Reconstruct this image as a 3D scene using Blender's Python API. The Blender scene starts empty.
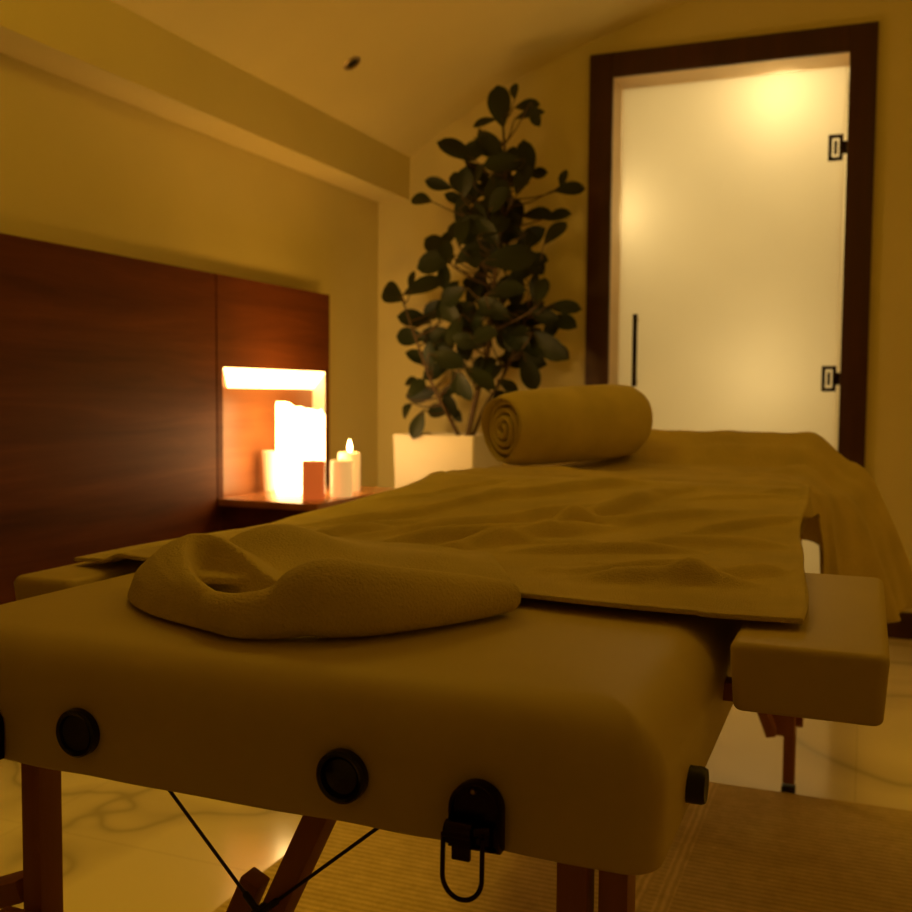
import bpy, bmesh, math, random
from mathutils import Vector, Matrix, noise
random.seed(7)
SC = bpy.context.scene
C = SC.collection
PI = math.pi
def clamp(v, a=0.0, b=1.0): return max(a, min(b, v))
def lerp(a, b, t): return a + (b - a) * t
def smooth(t): t = clamp(t); return t * t * (3 - 2 * t)
def table(xs, x):
    if x <= xs[0][0]: return xs[0][1]
    for (a, va), (b, vb) in zip(xs, xs[1:]):
        if x <= b: return lerp(va, vb, smooth((x - a) / (b - a)) * .5 + .5 * (x - a) / (b - a))
    return xs[-1][1]
# ---------------------------------------------------------------- materials
def newmat(name):
    m = bpy.data.materials.new(name); m.use_nodes = True
    nt = m.node_tree; return m, nt, nt.nodes['Principled BSDF']
def N(nt, t, **kw):
    n = nt.nodes.new(t)
    for k, v in kw.items():
        if k in n.inputs: n.inputs[k].default_value = v
        else: setattr(n, k, v)
    return n
def coords(nt, scale=(1, 1, 1)):
    tc = N(nt, 'ShaderNodeTexCoord'); mp = N(nt, 'ShaderNodeMapping'); mp.inputs['Scale'].default_value = scale
    nt.links.new(tc.outputs['Object'], mp.inputs['Vector']); return mp.outputs['Vector']
def ramp(nt, fac, stops, interp='LINEAR'):
    r = N(nt, 'ShaderNodeValToRGB'); cr = r.color_ramp; cr.interpolation = interp
    while len(cr.elements) < len(stops): cr.elements.new(.5)
    for e, (p, c) in zip(cr.elements, stops): e.position = p; e.color = (*c, 1) if len(c) == 3 else c
    nt.links.new(fac, r.inputs[0]); return r.outputs[0]
def bump(nt, b, h, strength, dist):
    bp = N(nt, 'ShaderNodeBump', Strength=strength, Distance=dist)
    nt.links.new(h, bp.inputs['Height']); nt.links.new(bp.outputs[0], b.inputs['Normal'])
def plain(name, col, rough=.5, metal=0, var=.12, scale=6, bscale=0, bstr=.2, bdist=.002, sheen=0):
    m, nt, b = newmat(name); v = coords(nt)
    n = N(nt, 'ShaderNodeTexNoise', Scale=scale, Detail=4.0); nt.links.new(v, n.inputs['Vector'])
    d = tuple(c * (1 - var) for c in col); l = tuple(min(1, c * (1 + var)) for c in col)
    nt.links.new(ramp(nt, n.outputs['Fac'], [(.3, d), (.7, l)]), b.inputs['Base Color'])
    b.inputs['Roughness'].default_value = rough; b.inputs['Metallic'].default_value = metal
    if sheen: b.inputs['Sheen Weight'].default_value = sheen
    if bscale:
        n2 = N(nt, 'ShaderNodeTexNoise', Scale=bscale, Detail=3.0); nt.links.new(v, n2.inputs['Vector'])
        bump(nt, b, n2.outputs['Fac'], bstr, bdist)
    return m
def wood(name, dark, light, stretch, rough=.4, scale=1.0, spec=.5):
    m, nt, b = newmat(name); v = coords(nt, stretch)
    n = N(nt, 'ShaderNodeTexNoise', Scale=scale, Detail=8.0, Roughness=.65, Distortion=.4); nt.links.new(v, n.inputs['Vector'])
    nt.links.new(ramp(nt, n.outputs['Fac'], [(.28, dark), (.55, tuple((a + c) / 2 for a, c in zip(dark, light))), (.75, light)]), b.inputs['Base Color'])
    b.inputs['Roughness'].default_value = rough; b.inputs['Specular IOR Level'].default_value = spec
    bump(nt, b, n.outputs['Fac'], .12, .001)
    return m
def emit(name, col, strength, base=(.9, .8, .6)):
    m, nt, b = newmat(name)
    b.inputs['Base Color'].default_value = (*base, 1); b.inputs['Emission Color'].default_value = (*col, 1)
    b.inputs['Emission Strength'].default_value = strength; b.inputs['Roughness'].default_value = .6
    return m
def weave(name, col, scale=420, dots=False):
    m, nt, b = newmat(name); v = coords(nt)
    n = N(nt, 'ShaderNodeTexNoise', Scale=scale, Detail=2.0); nt.links.new(v, n.inputs['Vector'])
    n2 = N(nt, 'ShaderNodeTexNoise', Scale=9.0, Detail=3.0); nt.links.new(v, n2.inputs['Vector'])
    c = ramp(nt, n2.outputs['Fac'], [(.3, tuple(x * .86 for x in col)), (.7, tuple(min(1, x * 1.08) for x in col))])
    nt.links.new(c, b.inputs['Base Color'])
    b.inputs['Roughness'].default_value = .95; b.inputs['Sheen Weight'].default_value = .1
    b.inputs['Sheen Roughness'].default_value = .6
    bump(nt, b, n.outputs['Fac'], .6, .003)
    return m
M = {}
M['plaster'] = plain('plaster', (.80, .70, .34), .8, var=.04, scale=2, bscale=60, bstr=.06)
M['tile'] = plain('pale_bath_tile', (.82, .78, .68), .5, var=.03)
M['panelwood'] = wood('panel_wood', (.060, .014, .003), (.19, .052, .012), (7, .9, 11), .6, spec=.1)
M['nichewood'] = wood('niche_wood', (.21, .066, .020), (.37, .135, .045), (9, .7, 14), .4)
M['framewood'] = wood('frame_wood', (.036, .007, .003), (.075, .016, .006), (14, 14, .9), .5)
M['legwood'] = wood('leg_wood', (.30, .11, .035), (.46, .19, .07), (18, 18, 1.4), .5)
M['vinyl'] = plain('cream_vinyl', (.68, .56, .26), .52, var=.05, scale=3, bscale=300, bstr=.10, bdist=.001)
M['terry'] = weave('terry_cloth', (.76, .64, .30))
M['sheet'] = weave('thin_towel_cloth', (.76, .63, .28), 600)
M['blanket'] = weave('blanket_cloth', (.68, .55, .22), 260)
M['rubber'] = plain('black_rubber', (.012, .010, .008), .45)
M['plastic'] = plain('black_plastic', (.010, .008, .007), .18)
M['bronze'] = plain('dark_bronze', (.035, .022, .015), .22, 1.0)
M['steel'] = plain('brushed_steel', (.45, .36, .22), .35, 1.0)
M['cable'] = plain('cable_steel', (.05, .035, .02), .4, .6)
M['leaf'] = plain('leaf_green', (.009, .018, .003), .55, var=.35, scale=5)
M['bark'] = plain('bark', (.10, .06, .03), .8, bscale=60)
M['soil'] = plain('soil', (.03, .02, .012), .95, bscale=50, bstr=.8)
M['pot'] = plain('white_glazed_pot', (.85, .78, .66), .45, var=.03)
M['jamb'] = plain('door_jamb_cream', (.72, .55, .33), .5, var=.06)
M['waxred'] = plain('red_wax', (.62, .10, .03), .45)
M['waxwhite'] = plain('white_wax', (.86, .76, .60), .45, var=.03)
M['black'] = plain('dark_void', (.02, .012, .008), .8)
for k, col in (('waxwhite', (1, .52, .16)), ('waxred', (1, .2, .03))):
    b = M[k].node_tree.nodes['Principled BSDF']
    b.inputs['Emission Color'].default_value = (*col, 1); b.inputs['Emission Strength'].default_value = .6 if k == 'waxwhite' else .40  # emission on the wax stands in for candlelight falling on and through it
M['lantern'] = emit('glowing_wax', (1, .64, .24), 10)
M['led'] = emit('led_diffuser', (1, .62, .22), 8)
M['flame'] = emit('flame', (1, .70, .30), 40)
def floor_mat():
    m, nt, b = newmat('marble_tile'); v = coords(nt)
    n = N(nt, 'ShaderNodeTexNoise', Scale=.62, Detail=4.0, Distortion=.8); nt.links.new(v, n.inputs['Vector'])
    ab = N(nt, 'ShaderNodeMath', operation='SUBTRACT'); ab.inputs[1].default_value = .5; nt.links.new(n.outputs['Fac'], ab.inputs[0])
    a2 = N(nt, 'ShaderNodeMath', operation='ABSOLUTE'); nt.links.new(ab.outputs[0], a2.inputs[0])
    vein = ramp(nt, a2.outputs[0], [(0, (.50, .43, .28)), (.006, (.70, .60, .38)), (.03, (.86, .75, .48)), (.3, (.90, .79, .52))])
    br = N(nt, 'ShaderNodeTexBrick', Scale=1.0); br.offset = 0; br.inputs['Brick Width'].default_value = .8; br.inputs['Row Height'].default_value = .8
    br.inputs['Mortar Size'].default_value = .0018; br.inputs['Color1'].default_value = br.inputs['Color2'].default_value = (1, 1, 1, 1)
    br.inputs['Mortar'].default_value = (.86, .84, .8, 1); nt.links.new(v, br.inputs['Vector'])
    mx = N(nt, 'ShaderNodeMix', data_type='RGBA', blend_type='MULTIPLY'); mx.inputs[0].default_value = 1
    nt.links.new(vein, mx.inputs[6]); nt.links.new(br.outputs['Color'], mx.inputs[7]); nt.links.new(mx.outputs[2], b.inputs['Base Color'])
    b.inputs['Roughness'].default_value = .13; b.inputs['IOR'].default_value = 1.9
    return m
M['marble'] = floor_mat()
def rug_mat():
    m, nt, b = newmat('woven_rug'); v = coords(nt)
    sp = N(nt, 'ShaderNodeSeparateXYZ'); nt.links.new(v, sp.inputs[0])
    w1 = N(nt, 'ShaderNodeTexWave', Scale=19.0, Distortion=1.6, Detail=3.0); w1.bands_direction = 'Y'; w1.inputs['Detail Scale'].default_value = 8
    w2 = N(nt, 'ShaderNodeTexWave', Scale=22.0, Distortion=2.0, Detail=3.0); w2.bands_direction = 'X'
    nz = N(nt, 'ShaderNodeTexNoise', Scale=26.0, Detail=9.0, Roughness=.75)
    for w in (w1, w2, nz): nt.links.new(v, w.inputs['Vector'])
    c1 = ramp(nt, w1.outputs['Fac'], [(.2, (.58, .43, .16)), (.8, (.76, .59, .25))])
    c2 = ramp(nt, w2.outputs['Fac'], [(.2, (.66, .50, .20)), (.8, (.86, .68, .30))])
    mr = N(nt, 'ShaderNodeMapRange'); mr.inputs['From Min'].default_value = -1.1; mr.inputs['From Max'].default_value = 1.3
    nt.links.new(sp.outputs['X'], mr.inputs['Value'])
    band = ramp(nt, mr.outputs[0], [(0, (1, 1, 1)), (.035, (0, 0, 0)), (.303, (1, 1, 1)), (.313, (.2, .2, .2)), (.323, (1, 1, 1)), (.333, (0, 0, 0))], 'CONSTANT')
    mx = N(nt, 'ShaderNodeMix', data_type='RGBA'); nt.links.new(band, mx.inputs[0]); nt.links.new(c1, mx.inputs[6]); nt.links.new(c2, mx.inputs[7])
    ml = N(nt, 'ShaderNodeMix', data_type='RGBA', blend_type='MULTIPLY'); ml.inputs[0].default_value = .8
    nt.links.new(mx.outputs[2], ml.inputs[6]); nt.links.new(ramp(nt, nz.outputs['Fac'], [(.3, (.62, .58, .5)), (.7, (1.0, 1.0, 1.0))]), ml.inputs[7])
    nt.links.new(ml.outputs[2], b.inputs['Base Color']); b.inputs['Roughness'].default_value = .95
    bump(nt, b, w1.outputs['Fac'], .25, .002)
    return m
M['rug'] = rug_mat()
def glass_mat():
    m, nt, b = newmat('frosted_glass'); out = nt.nodes['Material Output']
    v = coords(nt); n = N(nt, 'ShaderNodeTexNoise', Scale=1.5, Detail=2.0); nt.links.new(v, n.inputs['Vector'])
    tr = N(nt, 'ShaderNodeBsdfTranslucent'); nt.links.new(ramp(nt, n.outputs['Fac'], [(.3, (.90, .88, .84)), (.7, (.96, .94, .90))]), tr.inputs['Color'])
    gl = N(nt, 'ShaderNodeBsdfGlossy', Roughness=.35); gl.inputs['Color'].default_value = (.9, .88, .8, 1)
    mx = N(nt, 'ShaderNodeMixShader'); mx.inputs[0].default_value = .05
    nt.links.new(tr.outputs[0], mx.inputs[1]); nt.links.new(gl.outputs[0], mx.inputs[2]); nt.links.new(mx.outputs[0], out.inputs['Surface'])
    return m
M['glass'] = glass_mat()
# ---------------------------------------------------------------- mesh helpers
def add_box(bm, lo, hi, bev=0, seg=2):
    t = bmesh.new(); bmesh.ops.create_cube(t, size=1)
    for v in t.verts: v.co = Vector([lerp(lo[i], hi[i], v.co[i] + .5) for i in range(3)])
    if bev: bmesh.ops.bevel(t, geom=t.edges[:], offset=bev, segments=seg, profile=.6, affect='EDGES')
    join(bm, t); return bm
def join(bm, t):
    me = bpy.data.meshes.new('tmp'); t.to_mesh(me); t.free(); bm.from_mesh(me); bpy.data.meshes.remove(me)
def grid_faces(bm, rows, closed_u=False, caps=False):
    V = [[bm.verts.new(p) for p in r] for r in rows]; n = len(V[0])
    for a, b in zip(V, V[1:]):
        for j in range(n if closed_u else n - 1):
            k = (j + 1) % n
            try: bm.faces.new((a[j], a[k], b[k], b[j]))
            except ValueError: pass
    if caps:
        bm.faces.new(list(reversed(V[0]))); bm.faces.new(V[-1])
    return V
def add_tube(bm, pts, rads, seg=12, squash=None):
    pts = [Vector(p) for p in pts]
    if not isinstance(rads, (list, tuple)): rads = [rads] * len(pts)
    rows = []; up = Vector((0, 0, 1)); prev = None
    for i, p in enumerate(pts):
        d = (pts[min(i + 1, len(pts) - 1)] - pts[max(i - 1, 0)]).normalized()
        if prev is None:
            a = d.cross(up)
            if a.length < .05: a = d.cross(Vector((1, 0, 0)))
        else: a = prev - d * prev.dot(d)
        a.normalize(); b = d.cross(a); prev = a
        rows.append([p + (a * math.cos(t) + b * math.sin(t)) * rads[i] for t in [2 * PI * k / seg for k in range(seg)]])
    grid_faces(bm, rows, True, True)
    return bm
def spline(pts, n):
    P = [Vector(p) for p in pts]; D = len(P[0]); out = []
    for i in range(len(P) - 1):
        p0, p1, p2, p3 = P[max(i - 1, 0)], P[i], P[i + 1], P[min(i + 2, len(P) - 1)]
        for k in range(n):
            t = k / n
            out.append(.5 * ((2 * p1) + (p2 - p0) * t + (2 * p0 - 5 * p1 + 4 * p2 - p3) * t * t + (3 * p1 - p0 - 3 * p2 + p3) * t ** 3))
    out.append(P[-1]); return out
def add_lathe(bm, prof, mat=Matrix(), seg=32, cap=True):
    rows = [[mat @ Vector((r * math.cos(t), r * math.sin(t), z)) for t in [2 * PI * k / seg for k in range(seg)]] for r, z in prof]
    grid_faces(bm, rows, True, cap); return bm
def add_bar(bm, a, b, w, d, side=(0, 1, 0), bev=.002):
    a, b = Vector(a), Vector(b); L = (b - a).length; z = (b - a).normalized()
    y = Vector(side); y = (y - z * y.dot(z)).normalized(); x = y.cross(z)
    t = bmesh.new(); add_box(t, (-w / 2, -d / 2, 0), (w / 2, d / 2, L), bev)
    mt = Matrix((x, y, z)).transposed().to_4x4(); mt.translation = a
    t.transform(mt); join(bm, t); return bm
def axis_mat(center, axis):
    z = Vector(axis).normalized(); q = z.to_track_quat('Z', 'Y'); m = q.to_matrix().to_4x4(); m.translation = center; return m
def obj(name, bm, mat, parent=None, sm=True, angle=40):
    bmesh.ops.recalc_face_normals(bm, faces=bm.faces[:])
    me = bpy.data.meshes.new(name); bm.to_mesh(me); bm.free(); me.materials.append(mat)
    for p in me.polygons: p.use_smooth = sm
    if sm and angle < 179: me.set_sharp_from_angle(angle=math.radians(angle))
    o = bpy.data.objects.new(name, me); C.objects.link(o)
    if parent:
        o.parent = parent
        o.matrix_parent_inverse = Matrix.Translation(-parent.location)
    return o
def tag(o, label, cat, group=None):
    o['label'] = label; o['category'] = cat
    if group: o['group'] = group
    return o
def thing(name, label, cat, loc=(0, 0, 0), group=None):
    o = bpy.data.objects.new(name, None); C.objects.link(o); o.location = loc; o.empty_display_size = .1
    return tag(o, label, cat, group)
def struct(name, bm, mat, sm=False, parent=None):
    o = obj(name, bm, mat, parent, sm)
    if not parent: o['kind'] = 'structure'
    return o
def B(*boxes, bev=0):
    bm = bmesh.new()
    for lo, hi in boxes: add_box(bm, lo, hi, bev)
    return bm
# ================================================================ the room
XW, YB = -2.04, 4.14                      # left wall plane, back wall plane
struct('floor', B(((-2.3, -1.7, -.1), (1.9, 6.3, 0))), M['marble'])
struct('wall_left', B(((-2.2, -1.6, 0), (XW, YB + .18, 2.7))), M['plaster'])
struct('wall_right', B(((1.6, -1.6, 0), (1.76, YB + .18, 2.75))), M['plaster'])
struct('wall_front', B(((-2.2, -1.76, 0), (1.76, -1.6, 2.75))), M['plaster'])
OX0, OX1, OZ = -.987, -.100, 2.172         # door opening
struct('wall_back', B(((-2.2, YB, 0), (OX0 - .012, YB + .18, 2.75)), ((OX1 + .012, YB, 0), (1.76, YB + .18, 2.75)),
                      ((OX0 - .012, YB, OZ + .012), (OX1 + .012, YB + .18, 2.75))), M['plaster'])
prof = [(-2.2, 1.76), (-2.04, 1.83), (-1.887, 1.929), (-1.70, 2.045), (-1.473, 2.175), (-1.25, 2.268), (-1.048, 2.338), (-.691, 2.44), (-.3, 2.52), (.2, 2.58), (.8, 2.61), (1.76, 2.62)]
pc = spline([(x, 0, z) for x, z in prof], 6)
bm = bmesh.new()
grid_faces(bm, [[(p.x, y, p.z) for p in pc] for y in (-1.76, YB + .01)] + [[(p.x, y, p.z + .3) for p in pc] for y in (YB + .01, -1.76)])
struct('ceiling', bm, M['plaster'], True)
def ceil_z(x):
    for a, b in zip(pc, pc[1:]):
        if a.x <= x <= b.x: return lerp(a.z, b.z, (x - a.x) / (b.x - a.x))
struct('trim_1', B(((XW, -1.6, 1.741), (-1.887, YB, 1.95))), M['plaster'])           # dropped beam along the wall
struct('baseboard_back', B(((.0, YB - .016, 0), (1.6, YB, .10)), bev=.003), M['framewood'])
# room behind the frosted door
struct('wall_beyond_back', B(((-1.7, 5.9, 0), (.7, 6.0, 2.6))), M['tile'])
struct('wall_beyond_left', B(((-1.75, YB + .18, 0), (-1.65, 6.0, 2.6))), M['tile'])
struct('wall_beyond_right', B(((.6, YB + .18, 0), (.7, 6.0, 2.6))), M['tile'])
struct('ceiling_beyond', B(((-1.75, YB + .18, 2.5), (.7, 6.0, 2.6))), M['tile'])
# door
d = bpy.data.objects.new('door_1', None); C.objects.link(d); d.location = (-.54, YB, 0); d['kind'] = 'structure'
FX0, FX1, FZ = -1.083, -.004, 2.268
obj('door_frame', B(((FX0, YB - .022, 0), (OX0, YB, FZ)), ((OX1, YB - .022, 0), (FX1, YB, FZ)), ((OX0, YB - .022, OZ), (OX1, YB, FZ)), bev=.003), M['framewood'], d)
obj('door_jamb', B(((OX0 - .012, YB - .004, 0), (OX0, YB + .18, OZ)), ((OX1, YB - .004, 0), (OX1 + .012, YB + .18, OZ)), ((OX0 - .012, YB - .004, OZ), (OX1 + .012, YB + .18, OZ + .012))), M['jamb'], d)
YG = 4.285
obj('glass_pane', B(((OX0 + .004, YG, .008), (OX1 - .012, YG + .010, OZ - .004)), bev=.002), M['glass'], d)
for z in (1.86, .97):
    bm = bmesh.new()
    t = bmesh.new()
    for lo, hi in (((-.172, z - .05), (-.118, z - .036)), ((-.172, z + .036), (-.118, z + .05)), ((-.172, z - .036), (-.158, z + .036)), ((-.132, z - .036), (-.118, z + .036)), ((-.151, z - .026), (-.139, z + .026))):
        add_box(bm, (lo[0], YG - .012, lo[1]), (hi[0], YG - .001, hi[1]), .0015)
    add_box(bm, (-.118, YG - .010, z - .024), (OX1, YG + .004, z + .024), .002)
    h = obj('hinge', bm, M['bronze'], d)
bm = bmesh.new()
add_tube(bm, [(-.905, YG - .045, .935), (-.905, YG - .045, 1.235)], .0105, 16)
obj('door_handle', bm, M['bronze'], d)
bm = bmesh.new()
for z in (.955, 1.215): add_tube(bm, [(-.905, YG - .04, z), (-.905, YG - .0005, z)], .007, 12)
hs = obj('handle_standoff', bm, M['steel'], d)

# ================================================================ wood panels on the left wall
PX = -1.94
bm = bmesh.new(); add_box(bm, (XW + .002, -1.2, 0), (PX, 2.770, 1.276), .002)
tag(obj('wall_panel', bm, M['panelwood']), 'long dark reddish wood wainscot panel along the wall with horizontal grain', 'wall panel')
NY0, NY1, NZ0, NZ1 = 2.806, 3.482, .555, .979
pn = thing('niche_panel', 'dark wood panel with a glowing lit niche above the bedside shelf', 'wall panel', (XW, 3.13, 0))
obj('panel_face', B(((XW + .002, 2.776, 0), (PX, NY0, 1.276)), ((XW + .002, NY1, 0), (PX, 3.515, 1.276)), ((XW + .002, NY0, NZ1), (PX, NY1, 1.276)), ((XW + .002, NY0, 0), (PX, NY1, NZ0 - .03))), M['panelwood'], pn, False)
obj('niche_back', B(((XW + .002, NY0, NZ0 - .03), (-1.995, NY1, NZ1))), M['nichewood'], pn, False)
bm = bmesh.new()
sec = [(PX - .002, NZ1), (PX - .002, NZ1 - .006), (-1.991, .914), (-1.995, .914), (-1.995, NZ1)]
grid_faces(bm, [[(x, y + (PX - x) * k, z) for x, z in sec] for y, k in ((NY0 + .004, 1.9), (NY1 - .003, 0))], True, True)
obj('light_diffuser', bm, M['led'], pn, False)
obj('niche_reveal', B(((-1.995, NY1 - .003, NZ0), (PX, NY1 + .001, NZ1))), M['tile'], pn, False)
# shelf under the niche
ns = thing('bedside_shelf', 'reddish wood shelf cabinet fixed under the lit niche, holding candles', 'shelf', (-1.76, 3.09, 0))
bm = bmesh.new(); add_box(bm, (PX, 2.776, .532), (-1.575, 3.375, .555), .003)
obj('shelf_top', bm, wood('shelf_wood', (.34, .13, .05), (.52, .22, .09), (9, .9, 9), .16), ns)
bm = bmesh.new(); add_box(bm, (PX, 2.80, .30), (-1.60, 3.35, .532), .003)
obj('cabinet_body', bm, M['panelwood'], ns)
bm = bmesh.new(); add_box(bm, (-1.60, 2.815, .315), (-1.583, 3.335, .52), .003)
dr = obj('drawer', bm, M['panelwood'], ns)

# candles on the shelf
def candle(name, label, x, y, r, z0, z1, mat, group='pillar candles on the shelf', dip=.006, wick=True):
    t = thing(name, label, 'candle', (x, y, z0), group)
    bm = bmesh.new()
    add_lathe(bm, [(0.0005, z0), (r * .96, z0), (r, z0 + .004), (r, z1 - .004), (r * .95, z1), (r * .8, z1 - dip * .4), (r * .3, z1 - dip), (.0005, z1 - dip)], Matrix.Translation((x, y, 0)), 36)
    obj('wax_body', bm, mat, t)
    if wick:
        bm = bmesh.new(); add_tube(bm, [(x, y, z1 - dip), (x + .001, y, z1 + .004), (x + .003, y, z1 + .010)], .0012, 8)
        obj('wick', bm, M['black'], t)
    return t
ZS = .555
# ragged glowing luminary
lum = thing('luminary', 'tall glowing white candle lantern with a ragged top edge on the shelf', 'candle lantern', (-1.80, 3.07, ZS))
bm = bmesh.new(); LA, LB = .080, .068
def sqr(t, a, b, p=5): c, s = math.cos(t), math.sin(t); k = (abs(c) ** p + abs(s) ** p) ** (-1 / p); return a * c * k, b * s * k
rows = []
rot = Matrix.Rotation(math.radians(38), 3, 'Z')
NS = 72
def rim(t):
    # high on the side towards the room's front, dipping towards the back
    return .846 + .017 * math.cos(t - 2.85) + .006 * math.sin(3 * t + .7) + .004 * math.sin(7 * t)
for k, f in ((1, 0), (1, .3), (1, .6), (1, .85), (1, .97), (.97, 1.0), (.90, 1.0), (.87, .95), (.86, .5), (.86, .08)):
    r = []
    for j in range(NS):
        t = 2 * PI * j / NS; x, y = sqr(t, LA * k, LB * k); zt = rim(t) - ZS
        p = rot @ Vector((x, y, 0)); r.append((p.x - 1.805, p.y + 3.065, ZS + .001 + f * zt))
    rows.append(r)
grid_faces(bm, rows, True, True)
obj('shade', bm, M['lantern'], lum)
bm = bmesh.new(); add_lathe(bm, [(.0005, ZS + .02), (.03, ZS + .02), (.03, ZS + .10), (.0005, ZS + .098)], Matrix.Translation((-1.805, 3.065, 0)), 24)
obj('inner_candle', bm, M['waxwhite'], lum)
# pale tapered cup half hidden behind the luminary
bm = bmesh.new()
add_lathe(bm, [(.0005, ZS), (.022, ZS), (.030, ZS + .14), (.027, ZS + .14), (.020, ZS + .006), (.0005, ZS + .006)], Matrix.Translation((-1.935, 3.085, 0)), 32)
tag(obj('votive_cup', bm, M['waxwhite']), 'pale tapered cup mostly hidden behind the glowing lantern', 'cup')
candle('pillar_candle', 'short red pillar candle in front of the glowing lantern', -1.655, 2.893, .0365, ZS, .680, M['waxred'])
candle('pillar_candle', 'short white pillar candle at the shelf edge beside the red candle', -1.615, 3.010, .0365, ZS, .676, M['waxwhite'])
wc = candle('pillar_candle', 'white pillar candle burning with a small flame behind the shorter white one', -1.690, 3.205, .039, ZS, .690, M['waxwhite'])
bm = bmesh.new(); add_lathe(bm, [(.0005, .692), (.006, .697), (.0085, .706), (.006, .720), (.002, .732), (.0005, .736)], Matrix.Translation((-1.688, 3.205, 0)), 20)
obj('flame', bm, M['flame'], wc)

# ================================================================ ceiling spotlight
dx = -1.70; dz = ceil_z(dx)
ax = Vector((.56, 0, -.83)).normalized()
dl = thing('ceiling_spotlight', 'small round recessed spotlight in the sloping ceiling, unlit', 'ceiling light', (dx, 3.24, dz))
bm = bmesh.new(); mt = axis_mat(Vector((dx, 3.24, dz)), ax)
add_lathe(bm, [(.020, -.004), (.034, -.004), (.034, .002), (.030, .006), (.022, .007), (.020, .004)], mt, 32, False)
obj('trim_ring', bm, M['steel'], dl)
bm = bmesh.new(); add_lathe(bm, [(.0005, .001), (.021, .001), (.021, -.006), (.0005, -.006)], mt, 24)
obj('lens', bm, M['black'], dl)

# ================================================================ potted plant
pp = thing('potted_plant', 'tall leafy green plant in a square white planter before the back wall', 'potted plant', (-1.55, 3.80, 0))
def prism_ring(cx, cy, a, z, n=8, r=.012):
    out = []
    for sx, sy, a0 in ((1, 1, 0), (-1, 1, 90), (-1, -1, 180), (1, -1, 270)):
        for k in range(n + 1):
            t = math.radians(a0 + 90 * k / n); out.append((cx + sx * (a - r) + r * math.cos(t), cy + sy * (a - r) + r * math.sin(t), z))
    return out
PXc, PYc = -1.552, 3.80
bm = bmesh.new()
grid_faces(bm, [prism_ring(PXc, PYc, a, z) for a, z in ((.150, 0), (.152, .01), (.172, .735), (.170, .740), (.156, .740), (.154, .735), (.150, .66))], True, True)
obj('planter_pot', bm, M['pot'], pp)
bm = bmesh.new(); 
rows = []
for k in range(9):
    f = 1 - k / 8 * .98
    rows.append([(PXc + (p[0] - PXc) * f, PYc + (p[1] - PYc) * f, .715 + .012 * noise.noise(Vector(p) * 9 * f)) for p in prism_ring(PXc, PYc, .153, .72)])
grid_faces(bm, rows, True); obj('soil', bm, M['soil'], pp)
LEAVES = [(-1.34,2.0,100,0.128),(-1.41,1.95,200,0.072),(-1.42,1.88,180,0.096),(-1.15,1.91,-60,0.08),(-1.23,1.99,0,0.072),(-1.26,2.03,90,0.048),(-1.2,1.94,20,0.096),(-1.28,1.82,90,0.144),(-1.46,1.81,155,0.12),(-1.22,1.76,0,0.08),(-1.61,1.73,160,0.088),(-1.51,1.72,110,0.096),(-1.45,1.7,70,0.096),(-1.4,1.73,60,0.072),(-1.22,1.7,80,0.112),(-1.13,1.74,80,0.072),(-1.09,1.69,0,0.088),(-1.61,1.64,170,0.088),(-1.54,1.67,150,0.08),(-1.51,1.6,180,0.096),(-1.45,1.66,45,0.112),(-1.36,1.64,90,0.096),(-1.29,1.61,30,0.096),(-1.22,1.6,10,0.096),(-1.14,1.59,0,0.088),(-1.66,1.5,140,0.12),(-1.58,1.51,60,0.08),(-1.5,1.53,150,0.096),(-1.43,1.51,90,0.096),(-1.36,1.54,90,0.096),(-1.27,1.52,20,0.112),(-1.6,1.42,190,0.12),(-1.51,1.44,110,0.088),(-1.43,1.43,40,0.096),(-1.33,1.45,90,0.08),(-1.24,1.4,10,0.144),(-1.19,1.41,0,0.096),(-1.79,1.3,150,0.128),(-1.71,1.35,90,0.072),(-1.64,1.32,20,0.128),(-1.77,1.21,165,0.12),(-1.52,1.34,120,0.08),(-1.47,1.3,60,0.096),(-1.37,1.32,90,0.096),(-1.3,1.38,30,0.112),(-1.26,1.28,0,0.128),(-1.13,1.28,80,0.096),(-1.08,1.23,0,0.096),(-1.1,1.18,-20,0.096),(-1.67,1.25,200,0.112),(-1.58,1.24,90,0.096),(-1.51,1.21,45,0.096),(-1.41,1.22,100,0.112),(-1.32,1.2,30,0.112),(-1.23,1.22,0,0.128),(-1.17,1.2,-10,0.096),(-1.15,1.09,-35,0.144),(-1.74,1.13,170,0.112),(-1.65,1.14,200,0.096),(-1.56,1.16,90,0.096),(-1.47,1.12,40,0.112),(-1.37,1.12,0,0.112),(-1.28,1.12,-20,0.128),(-1.22,1.08,-30,0.096),(-1.28,1.04,-20,0.144),(-1.67,1.04,150,0.096),(-1.58,1.04,90,0.096),(-1.49,1.03,-20,0.096),(-1.62,0.99,200,0.096),(-1.76,0.95,180,0.064),(-1.71,0.9,200,0.112),(-1.67,0.92,60,0.08),(-1.76,0.83,220,0.08),(-1.63,0.83,180,0.096),(-1.61,0.78,-100,0.096),(-1.55,0.86,-80,0.08),(-1.53,0.82,-60,0.064),(-1.55,0.91,20,0.08),(-1.49,0.94,-60,0.096),(-1.35,0.96,-30,0.112),(-1.35,0.87,-50,0.128),(-1.4,0.99,60,0.096),(-1.34,1.04,0,0.096),(-1.42,0.93,-70,0.096),(-1.31,0.93,-40,0.08)]
trunk = spline([(-1.475, 3.79, .70), (-1.445, 3.80, .86), (-1.40, 3.81, 1.05), (-1.375, 3.80, 1.25), (-1.355, 3.79, 1.45), (-1.335, 3.80, 1.65), (-1.33, 3.80, 1.83), (-1.345, 3.79, 2.0)], 6)
bm = bmesh.new(); add_tube(bm, trunk, [lerp(.013, .004, i / (len(trunk) - 1)) for i in range(len(trunk))], 10)
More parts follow.
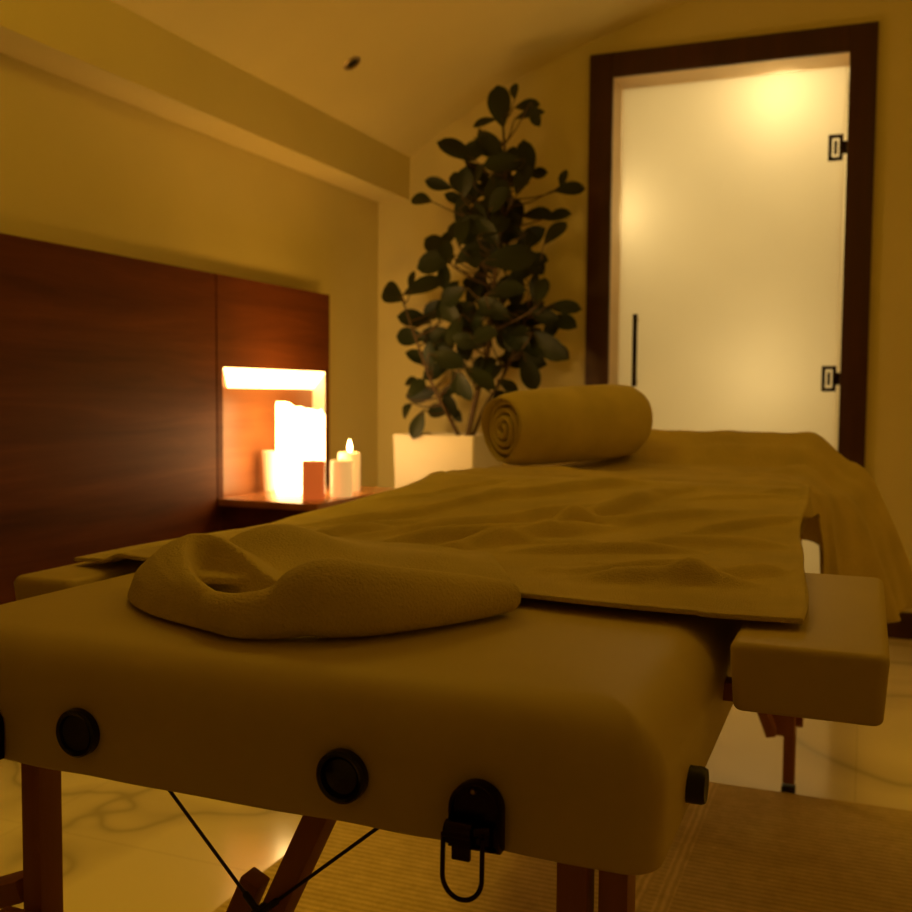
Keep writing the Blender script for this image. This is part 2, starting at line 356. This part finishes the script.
t2 = spline([(-1.465, 3.80, .70), (-1.42, 3.84, .84), (-1.34, 3.88, 1.0), (-1.27, 3.90, 1.2), (-1.22, 3.9, 1.38)], 5)
t3 = spline([(-1.485, 3.78, .70), (-1.53, 3.75, .80), (-1.60, 3.72, .95), (-1.66, 3.70, 1.12), (-1.70, 3.68, 1.25)], 5)
for t in (t2, t3): add_tube(bm, t, [lerp(.009, .003, i / (len(t) - 1)) for i in range(len(t))], 8)
obj('stem', bm, M['bark'], pp)
fol, twg = bmesh.new(), bmesh.new()
stems = trunk + t2 + t3
random.seed(11)
def leaf(cx, cy, cz, ang, ln, wide=.5):
    a = math.radians(ang + random.uniform(-8, 8))
    yaw = random.uniform(-.55, .55)
    dirv = Vector((math.cos(a) * math.cos(yaw), math.sin(yaw), math.sin(a) * math.cos(yaw)))
    nrm = Vector((random.uniform(-.45, .45), -1, random.uniform(-.2, .75)))
    side = dirv.cross(nrm).normalized(); nrm = side.cross(dirv).normalized()
    c = Vector((cx, cy, cz)); base = c - dirv * ln * .5
    rows = []
    for i in range(9):
        t = i / 8
        w = ln * wide * .5 * (math.sin(PI * min(1, t ** 1.35 * 1.0)) ** .62 if 0 < t < 1 else .02)
        bend = -nrm * (ln * .16 * (t - .35) ** 2)
        rows.append([base + dirv * ln * t + bend + side * w * s + nrm * abs(s) * w * .22 for s in (-1, -.5, 0, .5, 1)])
    for p in [q for r in rows for q in r]:
        if p.y > YB - .03: p.y = YB - .03
        zc = (ceil_z(clamp(p.x, -2, 1)) or 3) - .03
        if p.z > zc: p.z = zc
        if p.x < -1.86 and p.z > 1.70: p.x = -1.86
    grid_faces(fol, rows)
    near = min((s for s in stems if s.z < base.z + .02), key=lambda s: (s - base).length + .35 * abs(base.z - .10 - s.z), default=stems[0])
    mid = near.lerp(base, .55) + Vector((0, 0, -.012)); 
    pts = spline([near, mid, base, base + dirv * ln * .25], 4)
    pts = [Vector((p.x, min(p.y, YB - .02), min(p.z, (ceil_z(clamp(p.x, -2, 1)) or 3) - .02))) for p in pts]
    add_tube(twg, pts, [lerp(.0038, .0014, i / (len(pts) - 1)) for i in range(len(pts))], 6)
for x, z, a, l in LEAVES:
    leaf(x, 3.80 + random.uniform(-.20, .17), z, a, l * random.uniform(1.2, 1.45), random.uniform(.44, .56))
for i in range(85):
    tz = random.uniform(.95, 1.85); w = .30 * (1 - abs(tz - 1.15) / 1.0)
    leaf(-1.40 + .05 * (tz - 1.2) + random.gauss(0, .5) * w, 3.82 + random.uniform(-.2, .2), tz, random.uniform(0, 360), random.uniform(.11, .16), .5)
obj('foliage', fol, M['leaf'], pp, True, 180)
obj('branches', twg, M['bark'], pp)

# ================================================================ rug
bm = bmesh.new(); add_box(bm, (-1.02, -.9, .0005), (1.35, 2.378, .009), .003)
tag(obj('area_rug', bm, M['rug']), 'flat woven straw coloured area rug with stripes under the massage table', 'rug')

# ================================================================ massage table
CX, X0, X1, Y0, Y1, ZB, ZT = -.448, -.786, -.110, .62, 2.47, .600, .700
mt_ = thing('massage_table', 'cream padded folding massage table with wooden legs and black end fittings', 'massage table', (CX, 1.545, 0))
def rrect(cx, cy, a, b, r, nc=9, na=30, nb=30):
    r = max(.003, min(r, a, b)); out = []
    cs = [(1, 1, 0), (-1, 1, 90), (-1, -1, 180), (1, -1, 270)]
    for i, (sx, sy, a0) in enumerate(cs):
        for k in range(nc + 1):
            t = math.radians(a0 + 90 * k / nc); out.append((cx + sx * (a - r) + r * math.cos(t), cy + sy * (b - r) + r * math.sin(t)))
        n = na if i % 2 == 0 else nb
        nx = cs[(i + 1) % 4]; t = math.radians(nx[2]); e = (cx + nx[0] * (a - r) + r * math.cos(t), cy + nx[1] * (b - r) + r * math.sin(t)); s = out[-1]
        for k in range(1, n): out.append((lerp(s[0], e[0], k / n), lerp(s[1], e[1], k / n)))
    return out
def cushion(x0, x1, y0, y1, z0, z1, rt, rc, rb=.010, taper=.0, crown=.0, n=60, dimples=(), rows_side=16):
    cx, cy, a, b = (x0 + x1) / 2, (y0 + y1) / 2, (x1 - x0) / 2, (y1 - y0) / 2
    st = [(.25, z0), (.06, z0), (rb + taper, z0)]
    for k in range(1, 6):
        t = k / 5 * PI / 2; st.append((taper + rb * (1 - math.sin(t)), z0 + rb * (1 - math.cos(t))))
    for k in range(1, rows_side):
        f = k / rows_side; st.append((taper * (1 - f), lerp(z0 + rb, z1 - rt, f)))
    for k in range(0, 9):
        t = k / 8 * PI / 2; st.append((rt * (1 - math.cos(t)), z1 - rt + rt * math.sin(t)))
    top = min(a, b)
    for f in (.25, .5, .75, .93): st.append((rt + (top - rt) * f, z1 + crown * smooth(f)))
    bm = bmesh.new(); rows = []
    for ins, z in st:
        ring = []
        for x, y in rrect(cx, cy, a - min(ins, a * .93), b - min(ins, b * .93), rc - ins, 9, n, n):
            for (dx_, dz_, dep, rad, ed) in dimples:
                if abs(y - y0) < .05:
                    q = math.hypot(x - dx_, z - dz_)
                    if q < rad * 3: y += dep * math.exp(-(q / rad) ** 2) * (1 if abs(y - y0) < .02 else .4)
            if dimples and abs(y - y0) < .06 and ins < .05:
                y += .0016 * noise.noise(Vector((x * 14, z * 18, 1.3)))
            ring.append((x, y, z))
        rows.append(ring)
    grid_faces(bm, rows, True, True); return bm
dim = [(-.565, .633, .007, .030, 0), (-.331, .633, .008, .032, 0), (-.232, .625, .006, .035, 0), (-.664, .625, .006, .035, 0), (-.20, .655, .003, .02, 0)]
obj('cushion', cushion(X0, X1, Y0, 1.545, ZB - .003, ZT, .046, .026, .004, .003, .002, 90, dim, 22), M['vinyl'], mt_, True, 180)
obj('cushion', cushion(X0, X1, 1.549, Y1, ZB, ZT, .030, .050, .010, .012, .004, 40), M['vinyl'], mt_, True, 180)
# padded side arm rests beside the end of the table
obj('arm_rest', cushion(-.098, .022, .838, 1.215, .645, .702, .007, .012, .006, .003, .001, 24), M['vinyl'], mt_, True, 180)
obj('arm_rest', cushion(-.885, -.798, .868, 1.215, .640, .693, .010, .012, .008, .004, .001, 24), M['vinyl'], mt_, True, 180)
for xa, xb in ((-.130, -.03), (-.87, -.76)):
    for y in (.93, 1.13):
        bm = bmesh.new(); add_box(bm, (xa, y - .012, .630), (xb, y + .012, .6465 if xa > -.5 else .642), .002)
        obj('arm_bracket', bm, M['legwood'], mt_)
# face cradle sockets
for gx, open_ in ((-.565, True), (-.331, False)):
    bm = bmesh.new(); m4 = axis_mat(Vector((gx - .003, Y0 + .003, .6320)), (0, -1, 0))
    add_lathe(bm, [(.012, -.016), (.0180, -.014), (.0192, -.002), (.0188, .0030), (.0172, .0045), (.0150, .0035), (.0135, .000), (.0125, -.012)], m4, 40, False)
    g = obj('socket_ring', bm, M['plastic'], mt_)
    bm = bmesh.new()
    if open_: add_lathe(bm, [(.0005, .001), (.0142, .001), (.0142, -.006), (.0005, -.006)], m4, 32)
    else: add_lathe(bm, [(.0005, .0030), (.007, .0026), (.0125, .0012), (.0138, -.001), (.0005, -.001)], m4, 32)
    obj('socket_plug', bm, M['rubber'] if open_ else M['plastic'], g)
# rubber port in the side
bm = bmesh.new(); add_lathe(bm, [(.0005, -.02), (.0128, -.02), (.0133, -.016), (.0133, .016), (.0120, .0185), (.009, .0175), (.0005, .015)], axis_mat(Vector((-.1175, .735, .6205)), (1, 0, 0)), 36)
obj('port_cap', bm, M['rubber'], mt_)
# latches
for lx in (-.232, -.664):
    yf = Y0 - .001
    bm = bmesh.new(); w, zc, zlo = .0185, .6265, .600
    out = [(lx - w, zlo), (lx + w, zlo)] + [(lx + w * math.cos(t), zc + w * math.sin(t)) for t in [PI * k / 20 for k in range(21)]]
    inn = [(lx + (x - lx) * .86, .620 + (z - .620) * .90) for x, z in out]
    grid_faces(bm, [[(x, yf + .006, z) for x, z in out], [(x, yf - .003, z) for x, z in out], [(lx + (x - lx) * .95, yf - .005, .620 + (z - .620) * .96) for x, z in out], [(x, yf - .0045, z) for x, z in inn], [(x, yf - .002, z) for x, z in inn]], True, True)
    pl = obj('latch_plate', bm, M['bronze'], mt_, True, 30)
    bm = bmesh.new()
    add_tube(bm, [(lx - .017, yf - .010, .6150), (lx + .002, yf - .010, .6150)], .0062, 18)
    add_box(bm, (lx - .0165, yf - .0135, .606), (lx + .0015, yf - .0045, .6165), .0015)
    add_box(bm, (lx - .014, yf - .0085, .5935), (lx - .001, yf - .0045, .607), .001)
    add_tube(bm, [(lx + .002, yf - .009, .6150), (lx + .012, yf - .006, .6160)], .0030, 12)
    obj('latch_hook', bm, M['bronze'], pl)
    bm = bmesh.new()
    for sx, sz in ((-.004, .0085), (.009, -.010)): pass
    add_lathe(bm, [(.0005, .0012), (.0016, .0008), (.0022, -.001), (.0005, -.001)], axis_mat(Vector((lx - .001, yf - .003, .639)), (0, -1, 0)), 16)
    obj('rivet', bm, M['steel'], pl)
    bm = bmesh.new(); hw, top, bot = .0138, .6120, .5845
    pts = [(lx - .005 + hw, yf - .0105, top)] + [(lx - .005 + hw * math.cos(t), yf - .0115, bot - .0158 + .0158 + hw * math.sin(t) * 1.1) for t in [-PI * k / 16 for k in range(17)]] + [(lx - .005 - hw, yf - .0105, top)]
    add_tube(bm, pts, .0017, 10)
    obj('latch_loop', bm, M['bronze'], pl)
# legs and frame
def foot(leg, x, y):
    z = .0005 if y > 2.378 else .0095
    bm = bmesh.new(); add_box(bm, (x - .015, y - .016, z), (x + .015, y + .016, z + .02), .003); obj('rubber_foot', bm, M['rubber'], leg)
for x in (-.738, -.168):
    bm = bmesh.new(); add_box(bm, (x - .0115, .745, .028), (x + .0115, .775, .603), .002)
    lg = obj('leg', bm, M['legwood'], mt_); foot(lg, x, .755)
    xi = x + (.036 if x < CX else -.030)
    if x > CX:
        bm = bmesh.new(); add_box(bm, (xi - .012, .736, .30), (xi + .012, .762, .603), .002); obj('leg_board', bm, M['legwood'], mt_)
for x in (-.756, -.141):
    s = 1 if x > CX else -1
    bm = bmesh.new(); add_box(bm, (x - .013, 2.380, .028), (x + .013, 2.408, .60), .002)
    lg = obj('leg', bm, M['legwood'], mt_); foot(lg, x, 2.395)
    bm = bmesh.new(); add_box(bm, (x - s * .012 - .026, 2.350, .145), (x - s * .012 + .024, 2.379, .60), .002); obj('leg_board', bm, M['legwood'], mt_)
    bm = bmesh.new(); add_lathe(bm, [(.0005, 0), (.011, 0), (.013, .004), (.013, .014), (.0005, .015)], axis_mat(Vector((x + s * .013, 2.394, .170)), (s, 0, 0)), 20); obj('leg_knob', bm, M['legwood'], lg)
    bm = bmesh.new(); add_bar(bm, (x - s * .035, 2.33, .155), (x - s * .17, 2.15, .60), .022, .03, (0, 1, .3)); obj('brace', bm, M['legwood'], mt_)
bm = bmesh.new(); add_box(bm, (-.758, .718, .365), (-.140, .7345, .403), .002); obj('cross_bar', bm, M['legwood'], mt_)
bm = bmesh.new(); add_box(bm, (-.77, 2.380, .30), (-.13, 2.40, .345), .002); obj('cross_bar', bm, M['legwood'], mt_)
bm = bmesh.new(); add_bar(bm, (-.506, .762, .372), (-.397, .762, .601), .022, .030, (0, 1, 0)); obj('brace', bm, M['legwood'], mt_)
bm = bmesh.new(); add_bar(bm, (-.545, .772, .365), (-.501, .772, .462), .020, .022, (0, 1, 0)); obj('brace_plate', bm, M['legwood'], mt_)
bm = bmesh.new(); add_bar(bm, (-.753, .765, .412), (-.90, .765, .352), .022, .045, (0, 1, 0)); obj('side_brace', bm, M['legwood'], mt_)
hub = (-.478, .742, .447)
for q, r in (((-.645, .75, .605), .0016), ((-.295, .75, .600), .0016), ((-.41, .93, .602), .0014)):
    bm = bmesh.new(); a, b_ = Vector(hub), Vector(q)
    add_tube(bm, [a, a.lerp(b_, .5), b_], r, 8); cb = obj('cable', bm, M['cable'], mt_)
    bm = bmesh.new(); add_tube(bm, [a, a.lerp(b_, .09), a.lerp(b_, .10)], [.0032, .0032, .0016], 10); obj('cable_sleeve', bm, M['rubber'], cb)
bm = bmesh.new(); add_lathe(bm, [(.0005, -.006), (.006, -.006), (.006, .02), (.0005, .02)], axis_mat(Vector(hub), (0, 1, 0)), 16); obj('cable_hub', bm, M['rubber'], mt_)

# ================================================================ flat towel on the table
def ridge(x, y, a, b, w, h):
    (ax_, ay), (bx, by) = a, b; dx_, dy = bx - ax_, by - ay; L2 = dx_ * dx_ + dy * dy
    t = ((x - ax_) * dx_ + (y - ay) * dy) / L2; tt = clamp(t)
    q = math.hypot(x - ax_ - dx_ * tt, y - ay - dy * tt)
    e = smooth(min(tt, 1 - tt) * 3)
    return h * e * math.exp(-(q / w) ** 2)
random.seed(5)
RID = [((-.50, 1.05), (-.30, 1.42), .020, .012), ((-.36, 1.02), (-.10, 1.10), .022, .010), ((-.62, 1.15), (-.36, 1.55), .018, .010), ((-.30, 1.25), (-.06, 1.33), .025, .008),
       ((-.75, 1.2), (-.50, 1.62), .016, .008), ((-.20, .98), (-.05, 1.16), .018, .007), ((-.45, 1.30), (-.15, 1.55), .022, .008), ((-.70, 1.02), (-.58, 1.30), .018, .009),
       ((-.60, 1.50), (-.30, 1.74), .022, .010), ((-.42, 1.22), (-.28, 1.66), .024, .014), ((-.58, 1.12), (-.36, 1.30), .02, .012), ((-.30, 1.00), (-.08, 1.04), .022, .010), ((-.42, 1.12), (-.16, 1.24), .015, .008), ((-.34, .97), (-.26, 1.14), .014, .006), ((-.24, 1.36), (-.06, 1.52), .018, .007)]
for i in range(16):
    x, y = random.uniform(-.75, -.12), random.uniform(.98, 1.7); a = random.uniform(.3, 1.2); l = random.uniform(.1, .25)
    RID.append(((x, y), (x + l * math.cos(a), y + l * math.sin(a)), random.uniform(.008, .014), random.uniform(.002, .005)))
def towel_z(x, y):
    z = table([(1.36, .7065), (1.56, .729), (1.64, .7375), (1.72, .750), (1.80, .7605), (1.90, .763)], y)
    if x < -.786: z -= .010 * smooth((-.786 - x) / .03)
    zb_ = z
    kr = 1.7 * (1 - .75 * smooth((x + .72) / .06) * smooth((-.20 - x) / .10) * smooth((1.20 - y) / .12)) * smooth((1.735 - y) / .08)
    for r in RID: z += kr * ridge(x, y, r[0], r[1], r[2] * .55, r[3])
    z += .003 * noise.noise(Vector((x * 7, y * 7, 0))) + .003
    e = min(1, (y - .90) / .06, (1.735 - y) / .04, (x + .86) / .05, (-.045 - x) / .05)
    return lerp(zb_, z, clamp(e))
bm = bmesh.new(); rows = []
NX, NY = 150, 180
for j in range(NY + 1):
    v = j / NY; r = []
    for i in range(NX + 1):
        u = i / NX
        yy = lerp(.905 + .045 * smooth(clamp((.55 - u) * 1.6)) - .012 * math.sin(u * 9), 1.735, v)
        xl = lerp(-.865, -.728, smooth((v - .1) / .8)); xr = lerp(-.045, -.080, smooth(v * 1.3)) + .0015 * math.sin(v * 17)
        xx = lerp(xl, xr, u)
        z = towel_z(xx, yy)
        if yy < .885 + .05 and xx > -.76 and xx < -.13: z = max(z, .7075)
        hem = min(v * .9, (1 - u) * .82, u * .82)
        if hem < .016: z += .0025
        r.append((xx, yy, z))
    rows.append(r)
grid_faces(bm, rows)
o = tag(obj('bath_towel', bm, M['sheet'], None, True, 180), 'thin flat wrinkled beige towel spread across the middle of the massage table', 'towel')
s = o.modifiers.new('thick', 'SOLIDIFY'); s.thickness = .004; s.offset = 1

# ================================================================ blanket over the far half
zt = [(1.64, .722), (1.72, .738), (1.75, .742), (1.80, .748), (1.88, .749), (1.98, .742), (2.05, .735), (2.18, .732), (2.29, .740), (2.38, .782), (2.45, .812), (2.50, .806), (2.53, .77), (2.545, .62), (2.55, .565)]
xl_ = [(1.70, -.715), (1.85, -.745), (2.0, -.79), (2.1, -.805)]
xe = [(1.70, -.105), (1.8, -.100), (1.97, -.098), (2.02, -.080), (2.1, -.072), (2.25, -.05), (2.4, -.025), (2.55, -.02)]
xb = [(1.70, -.096), (1.78, -.086), (1.96, -.086), (2.01, -.070), (2.1, -.035), (2.25, .055), (2.38, .10), (2.55, .11)]
zh = [(1.70, .708), (1.78, .70), (1.97, .685), (1.995, .62), (2.01, .48), (2.1, .45), (2.25, .445), (2.38, .45), (2.55, .46)]
bm = bmesh.new(); rows = []
ys = [1.64 + .91 * k / 140 for k in range(141)]
for y in ys:
    yy = min(y, 2.51 + .15 * max(0, y - 2.51)); T = table(zt, y); e, b_, h = table(xe, y), table(xb, y), min(table(zh, y), table(zt, y) - .004)
    r = []; xL = table(xl_, y)
    for k in range(16):      # left hang
        f = 1 - k / 16; zz = lerp(T - lerp(.003, .03, smooth((y - 1.80) / .3)), min(.52, T - .02) if y > 2.06 else .712, f)
        r.append((xL - .007 - .02 * f + .008 * f * math.sin(y * 26), yy, zz))
    for k in range(64):
        f = k / 63; x = lerp(xL, e, f); w = min(f, 1 - f) * (e - xL)
        rr = .05 + .05 * smooth((y - 2.1) / .3)
        drop = lerp(.002, .03, smooth((y - 1.80) / .3)) * (1 - smooth(w / rr)) * (1 + 1.2 * smooth((y - 2.15) / .25) * (f > .5))
        n = .006 * noise.noise(Vector((x * 6, y * 9, 3))) + .004 * noise.noise(Vector((x * 15, y * 11, 7)))
        if y > 1.84: n += ridge(x, y, (-.3, 1.95), (-.1, 2.2), .02, .008) + ridge(x, y, (-.66, 1.86), (-.52, 2.02), .02, .008) + ridge(x, y, (-.24, 2.1), (-.06, 2.35), .02, .010) + ridge(x, y, (-.2, 1.82), (-.11, 2.0), .015, .007)
        r.append((x, yy, T - drop + n * smooth((y - 1.84) / .12)))
    z0 = r[-1][2]
    for k in range(1, 29):   # right hang, flaring
        f = k / 28; zz = lerp(z0, h, f); x = e + (b_ - e) * (f ** .62)
        fold = .012 * math.sin(y * 34 + 1.0) * f + .006 * math.sin(y * 71) * f
        r.append((x + (fold if y > 2.05 else 0), yy + .012 * f * math.sin(y * 20), zz))
    rows.append(r)
grid_faces(bm, rows)
o = tag(obj('blanket', bm, M['blanket'], None, True, 180), 'thick beige blanket over the far half of the massage table, hanging down its side', 'blanket')
s = o.modifiers.new('thick', 'SOLIDIFY'); s.thickness = .007; s.offset = 1

# ================================================================ rolled towel
A_, B_ = Vector((-.712, 2.03, .826)), Vector((-.498, 2.33, .843))
axv = (B_ - A_).normalized(); L_ = (B_ - A_).length
sx = axv.cross(Vector((0, 0, 1))).normalized(); sz = sx.cross(axv)
bm = bmesh.new()
def rr_(t):   # radius along the axis
    return lerp(.074, .080, t)
rows = []; nS = 48; turns = 3.1; nT = 170
# outer wrap with closed, softly rounded far end and an open spiral near end
R0 = .0805
sec = [(.030, .78), (-.002, .80), (-.004, .83), (.006, .87), (.022, .95), (.05, 1.0), (.12, 1.03), (.20, 1.05), (L_ - .06, 1.05), (L_ - .025, 1.0), (L_ - .006, .88), (L_, .70), (L_ + .002, .4), (L_ + .002, .02)]
rows = []
for u, k in sec:
    r = []
    for j in range(nS):
        t = 2 * PI * j / nS
        rad = R0 * k * (1 + .012 * math.sin(2 * t + 1) + .010 * math.sin(3 * t + u * 9))
        p = A_ + axv * (u + .004 * math.sin(2 * t)) + sx * rad * math.cos(t) + sz * rad * math.sin(t) * 1.0
        r.append(p)
    rows.append(r)
grid_faces(bm, rows, True)
# spiral layers visible in the end
th = .0075
inner, outer = [], []
for i in range(nT):
    f = i / (nT - 1); t = 1.2 - 2 * PI * turns * f; rad = lerp(.010, .061, f)
    inner.append((rad - th, t)); outer.append((rad + th * .55, t))
def sp(rad, t, u):
    return A_ + axv * u + sx * rad * math.cos(t) + sz * rad * math.sin(t)
rows = []
for (ri, t), (ro, _) in zip(inner, outer):
    ri = max(ri, .001); m = (ri + ro) / 2; q = (ro - ri) / 2; lift = -.004 + .010 * (m / .05)
    rows.append([sp(ri, t, .06), sp(ri, t, lift + .006), sp(ri + q * .35, t, lift + .0015), sp(m, t, lift), sp(ro - q * .35, t, lift + .0015), sp(ro, t, lift + .006), sp(ro, t, .06)])
grid_faces(bm, rows)
tag(obj('rolled_towel', bm, M['terry'], None, True, 180), 'beige terry towel rolled into a thick roll lying on the blanket', 'towel')

# ================================================================ crumpled towel at the near end
K = [(-.292, .868, .7180, .0135), (-.315, .828, .7225, .0200), (-.345, .780, .7275, .0255), (-.375, .747, .7305, .0300), (-.402, .728, .7335, .0330), (-.420, .718, .7300, .0295), (-.438, .708, .7222, .0220), (-.470, .699, .7185, .0185), (-.505, .709, .719, .0160)]
cv = spline([Vector((*p[:3],)) for p in K], 6)
rc_ = spline([Vector((p[3], 0, 0)) for p in K], 6)
bm = bmesh.new(); add_tube(bm, cv, [max(.006, p.x) for p in rc_], 18)
HS = [((-.449, .685), (-.468, .722, .720), (-.49, .755)), ((-.471, .686), (-.482, .706, .730), (-.515, .760)), ((-.524, .703), (-.512, .715, .737), (-.535, .775)), ((-.592, .732), (-.545, .738, .743), (-.550, .785)),
      ((-.652, .784), (-.585, .783, .752), (-.566, .795)), ((-.674, .860), (-.611, .832, .760), (-.578, .806)), ((-.635, .900), (-.588, .842, .758), (-.572, .813)), ((-.580, .900), (-.548, .824, .747), (-.555, .812)), ((-.530, .875), (-.508, .802, .733), (-.530, .800)), ((-.48, .85), (-.458, .790, .720), (-.50, .79))]
prof_h = []
for (bx, by), (rx, ry, rz), (ix, iy) in HS:
    b2, r2, i2 = Vector((bx, by)), Vector((rx, ry)), Vector((ix, iy))
    ring = [(*b2, .7030), (*b2.lerp(r2, .02), .709), (*b2.lerp(r2, .16), lerp(.709, rz, .48)), (*b2.lerp(r2, .48), lerp(.709, rz, .82)), (*b2.lerp(r2, .84), lerp(.709, rz, .98)), (*r2, rz), (*r2.lerp(i2, .22), lerp(.709, rz, .86)), (*r2.lerp(i2, .55), lerp(.709, rz, .35)), (*i2, .708), (*i2, .7030)]
    prof_h.append([Vector(q) for q in ring])
cols = [spline([r[k] for r in prof_h], 6) for k in range(10)]
grid_faces(bm, [[c[j] for c in cols] for j in range(len(cols[0]))], True, True)
def quadflap(corners, nu, nv, zf, th):
    a, b, c, d_ = [Vector(p) for p in corners]; top, bot = [], []
    for j in range(nv + 1):
        v = j / nv; rt_, rb_ = [], []
        for i in range(nu + 1):
            u = i / nu; p = a.lerp(b, u).lerp(d_.lerp(c, u), v); z = zf(u, v, p)
            rt_.append((p.x, p.y, z + th)); rb_.append((p.x, p.y, z))
        top.append(rt_); bot.append(rb_)
    T_, B2 = grid_faces(bm, top), grid_faces(bm, bot)
    edge = [(0, i) for i in range(nu)] + [(j, nu) for j in range(nv)] + [(nv, i) for i in range(nu, 0, -1)] + [(j, 0) for j in range(nv, 0, -1)]
    for (j, i), (j2, i2) in zip(edge, edge[1:] + edge[:1]): bm.faces.new((T_[j][i], T_[j2][i2], B2[j2][i2], B2[j][i]))
quadflap([(-.60, .79), (-.285, .865), (-.385, 1.065), (-.665, 1.09)], 40, 30,
         lambda u, v, p: .7160 + .030 * math.exp(-((p.x + .585) / .075) ** 2 - ((p.y - .955) / .07) ** 2) + .010 * math.exp(-((p.x + .40) / .05) ** 2 - ((p.y - .95) / .05) ** 2) + .004 * noise.noise(Vector((p.x * 12, p.y * 12, 0))) + .003, .008)
o = tag(obj('hand_towel', bm, M['terry'], None, True, 180), 'thick beige terry towel left crumpled and twisted at the near table end', 'towel')
md = o.modifiers.new('fuse', 'REMESH'); md.mode = 'VOXEL'; md.voxel_size = .0030
md = o.modifiers.new('soft', 'SMOOTH'); md.factor = .5; md.iterations = 5

# ================================================================ lights
def lamp(name, typ, loc, energy, col, size=.05, rot=None):
    l = bpy.data.lights.new(name, typ); l.energy = energy; l.color = col
    if typ == 'AREA': l.size = size
    else: l.shadow_soft_size = size
    o = bpy.data.objects.new(name, l); C.objects.link(o); o.location = loc
    if rot: o.rotation_euler = rot
    return o
AMB = (1, .56, .03); CAN = (1, .50, .06); DOOR = (1, .72, .30)
lamp('lantern_glow', 'POINT', (-1.56, 3.15, 1.02), 3.6, CAN, .05)
lamp('flame_glow', 'POINT', (-1.688, 3.205, .76), .8, CAN, .012)
lamp('fill_light', 'POINT', (-1.05, 1.70, 1.95), 3.6, AMB, .15)  # this and the next: unseen fill lights added to lift the room, no fixtures
lamp('fill_light', 'POINT', (.80, 1.9, 2.3), 4.5, AMB, .15)
for p, e, ang in (((-1.32, 1.45, 2.15), 46, 46), ((.95, 2.65, 2.55), 60, 46)):
    l = lamp('floor_fill_spot', 'SPOT', p, e, AMB, .16); l.data.spot_size = math.radians(ang); l.data.spot_blend = .6  # added spots that brighten the floor on both sides, no fixtures behind them
lamp('bath_lamp', 'POINT', (-.36, YG + .22, 2.10), 3.0, DOOR, .07)
lamp('bath_lamp', 'POINT', (-1.00, YG + .18, 1.66), 1.4, DOOR, .08)
lamp('bath_lamp', 'POINT', (-.40, YG + .32, .98), 2.2, DOOR, .15)
lamp('bath_lamp', 'POINT', (-.5, YG + 1.0, 2.2), 9, DOOR, .15)
w = bpy.data.worlds.new('world'); SC.world = w; w.use_nodes = True
w.node_tree.nodes['Background'].inputs[0].default_value = (.02, .012, .004, 1); w.node_tree.nodes['Background'].inputs[1].default_value = .2
# ================================================================ camera
cd = bpy.data.cameras.new('camera'); co = bpy.data.objects.new('camera', cd); C.objects.link(co)
r_, u_, f_ = Vector((.92801513, .37245631, .00801362)), Vector((-.03003288, .05335493, .99812388)), Vector((-.37132997, .92651473, -.06070012))
mw = Matrix((r_, u_, -f_)).transposed().to_4x4(); mw.translation = (0, 0, .9); co.matrix_world = mw
cd.sensor_width = 36; cd.lens = 36 * 1025 / 912; cd.clip_start = .01
cd.dof.use_dof = True; cd.dof.focus_distance = .85; cd.dof.aperture_fstop = 10
SC.camera = co
SC.view_settings.view_transform = 'Standard'; SC.view_settings.look = 'None'
SC.cycles.use_denoising = True; SC.cycles.max_bounces = 8; SC.cycles.sample_clamp_indirect = 3
